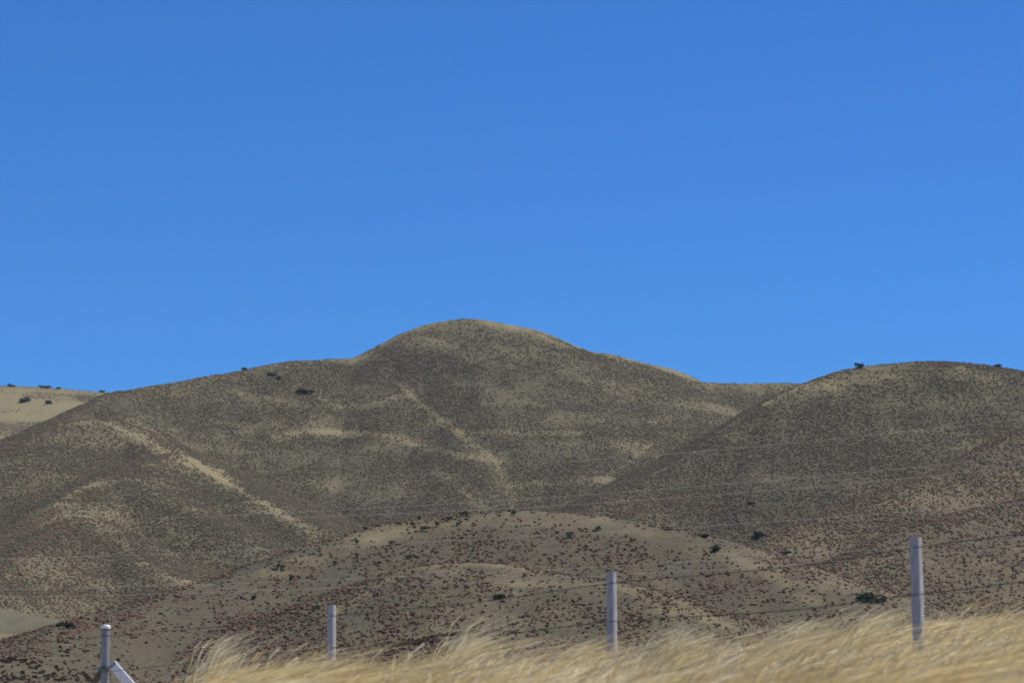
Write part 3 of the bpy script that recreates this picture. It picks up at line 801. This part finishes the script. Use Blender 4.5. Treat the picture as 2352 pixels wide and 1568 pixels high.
# ------------------------------------------------------------------ dry grass, bent over by the wind
STRAW = np.array([[0.78, 0.63, 0.32], [0.84, 0.73, 0.44], [0.68, 0.52, 0.24], [0.88, 0.80, 0.55], [0.55, 0.41, 0.19]])
def blades(X, Y, Z, L, H, wd, C, spread=0.5):
    n = len(X)
    head = rng.normal(0, spread, n); hx, hy = np.cos(head), np.sin(head)
    bend = rng.uniform(0.8, 1.2, (n, 1))
    fx = np.array([0, 0.16, 0.46, 1.0])[None] * L[:, None]
    fz = np.array([0, 0.55, 0.85, 1.0])[None] * H[:, None] * np.array([1, 1, 1, 1.0])
    fx = fx * (1 + 0.25 * (bend - 1))
    px = X[:, None] + fx * hx[:, None]; py = Y[:, None] + fx * hy[:, None]; pz = Z[:, None] + fz - 0.02
    roll = rng.uniform(0, 2 * np.pi, n)
    wv = np.stack([np.sin(roll) * 0.35, np.cos(roll) * 0.35, np.ones(n)], -1); wv[:, 0] -= 0.5
    wv /= np.linalg.norm(wv, axis=1)[:, None]
    ww = np.array([0.7, 1.0, 1.1, 0.25])
    P = np.stack([px, py, pz], -1)[:, :, None, :] + wv[:, None, None, :] * (np.array([-0.5, 0.5])[None, None, :, None] * (wd[:, None] * ww[None])[:, :, None, None])
    V = P.reshape(-1, 3)
    q = np.array([[0, 1, 3, 2], [2, 3, 5, 4], [4, 5, 7, 6]])
    Fq = (q[None] + (np.arange(n) * 8)[:, None, None]).reshape(-1, 4)
    Cv = np.repeat(C[:, None], 8, 1).reshape(-1, 3)
    return V, Fq, Cv

def grass_points(n, d0, d1, s0, s1, ymin=12):
    d = rng.uniform(d0, d1, n); s = rng.uniform(s0, s1, n)
    X = FP3[0] + fdir[0] * s + fnrm[0] * d; Y = FP3[1] + fdir[1] * s + fnrm[1] * d
    ok = (np.abs(X / Y) < 0.185) & (Y > ymin)
    return X[ok], Y[ok], d[ok]
X1, Y1, D1 = grass_points(900000, -9, 13, -22, 34)
dens = 0.55 + 0.6 * fbm(X1 * 0.55, Y1 * 0.3, 201, 3)
dens = np.where(D1 < -1, dens * 0.8, dens)
ok = (rng.random(len(X1)) < dens) & (X1 / Y1 > -0.112 + 0.045 * rng.random(len(X1)))
X1, Y1, D1 = X1[ok], Y1[ok], D1[ok]
Z1 = ground_z(X1, Y1)
pat = fbm(X1 * 0.8, Y1 * 0.35, 211, 3)
n = len(X1)
tall = 0.86 + 0.42 * fbm(X1 * 0.7, Y1 * 0.7, 221, 3)
tall = tall * (1 - 0.5 * sstep(-0.6, -2.0, X1) * sstep(-0.3, 0.4, 0.5 + fbm(X1 * 0.3, Y1 * 0.1, 231, 2)))
tall = np.where(rng.random(n) < 0.012, tall * 1.5 + 0.3, tall)
L = rng.uniform(0.35, 0.95, n); H = rng.uniform(0.28, 0.52, n) * np.clip(tall, 0.3, 1.9)
L = L * (0.9 + 0.45 * np.clip(tall, 0.3, 1.9))
ci = np.clip((2.0 + 2.4 * pat + rng.normal(0, 0.9, n)), 0, 4).round().astype(int)
C = STRAW[np.array([4, 2, 0, 1, 3])[ci]] * rng.uniform(0.85, 1.15, (n, 1))
C = np.where(rng.random((n, 1)) < 0.06, C * np.array([0.48, 0.44, 0.42]), C)
V, Fq, Cv = blades(X1, Y1, Z1, L, H, rng.uniform(0.003, 0.007, n) * np.clip(Y1 / 34, 0.55, 1.3), C)
# stiff seed stalks standing over the bent leaves
k2 = rng.choice(n, 5200, replace=False)
V2, F2, C2 = blades(X1[k2], Y1[k2], Z1[k2], rng.uniform(0.12, 0.42, 5200), (0.42 + 0.30 * rng.random(5200)) * np.clip(tall[k2], 0.5, 1.15), rng.uniform(0.004, 0.007, 5200), STRAW[rng.choice([0, 2, 3, 4], 5200)] * 0.95, 0.8)
V3 = V2.reshape(-1, 4, 2, 3); m3 = V3[:, 2:].mean(2, keepdims=True); V3[:, 2:] = m3 + (V3[:, 2:] - m3) * np.array([1.0, 6.0])[None, :, None, None]
V = np.vstack([V, V3.reshape(-1, 3)]); Fq = np.vstack([Fq, F2 + n * 8]); Cv = np.vstack([Cv, C2])
tag(link('dry_grass', mesh_np('dry_grass', V, Fq, False, {'col': Cv}), M_GRASS), 'straw coloured dry grass bent over by the wind along the roadside bank', 'grass', kind='stuff')
print('grass', n)

def clump(u, v_tip, Y, w, h, label, nb=230):
    t, s = ts(u, v_tip); x0 = t * Y; g = float(ground_z(np.array([x0]), np.array([Y]))[0])
    H0 = max(ZC + s * Y - g, h)
    r_ = np.abs(rng.normal(0, 0.28, nb)); a_ = rng.uniform(0, 6.28, nb)
    X = r_ * np.cos(a_) * w - 0.35 * w; Yy = r_ * np.sin(a_) * w; Zz = ground_z(x0 + X, Y + Yy) - g
    hh = H0 * rng.uniform(0.35, 1.0, nb); LL = rng.uniform(0.35, 0.9, nb)
    C = STRAW[rng.choice([0, 1, 3], nb)] * rng.uniform(0.95, 1.2, (nb, 1))
    V, Fq, Cv = blades(X, Yy, Zz, LL, hh, rng.uniform(0.004, 0.009, nb), C, 0.3)
    o = link('grass_clump', mesh_np('grass_clump', V, Fq, False, {'col': Cv}), M_GRASS, None, (x0, Y, g))
    tag(o, label, 'grass clump', 'tall grass clumps standing above the bank')
clump(520, 1428, 57.0, 1.0, 0.6, 'tall pale grass clump between the steel end post and the first wooden post')
clump(1090, 1412, 49.5, 1.0, 0.6, 'tall pale grass clump halfway between the first and second wooden posts')
clump(1325, 1462, 46.5, 0.8, 0.5, 'short pale grass clump just left of the middle wooden post')
clump(1560, 1425, 44.5, 0.9, 0.5, 'grass clump a little right of the middle wooden post')
clump(1985, 1380, 40.0, 0.8, 0.6, 'tall pale grass clump under the big green bush left of the right post')
clump(1830, 1410, 41.5, 0.9, 0.5, 'thin grass clump further left of the right post beside the lower wire')

# ------------------------------------------------------------------ the air
hm = bpy.data.materials.new('haze'); hm.use_nodes = True
hn = hm.node_tree; hn.nodes.clear()
pv = hn.nodes.new('ShaderNodeVolumePrincipled'); ho = hn.nodes.new('ShaderNodeOutputMaterial')
pv.inputs['Color'].default_value = (0.90, 0.95, 1.0, 1); pv.inputs['Density'].default_value = 0.000022
pv.inputs['Anisotropy'].default_value = 0.0
hn.links.new(pv.outputs[0], ho.inputs['Volume'])
b_ = 5200.0
V = [(x, y, z) for z in (-1.7, float(GZ.max()) + 12.0) for x, y in ((-b_, -b_), (b_, -b_), (b_, b_), (-b_, b_))]
hz = link('haze', mesh_py('haze', V, [(3, 2, 1, 0), (4, 5, 6, 7), (0, 1, 5, 4), (1, 2, 6, 5), (2, 3, 7, 6), (3, 0, 4, 7)]), hm)
tag(hz, 'thin blue haze in the air over the hills', 'haze', kind='stuff')
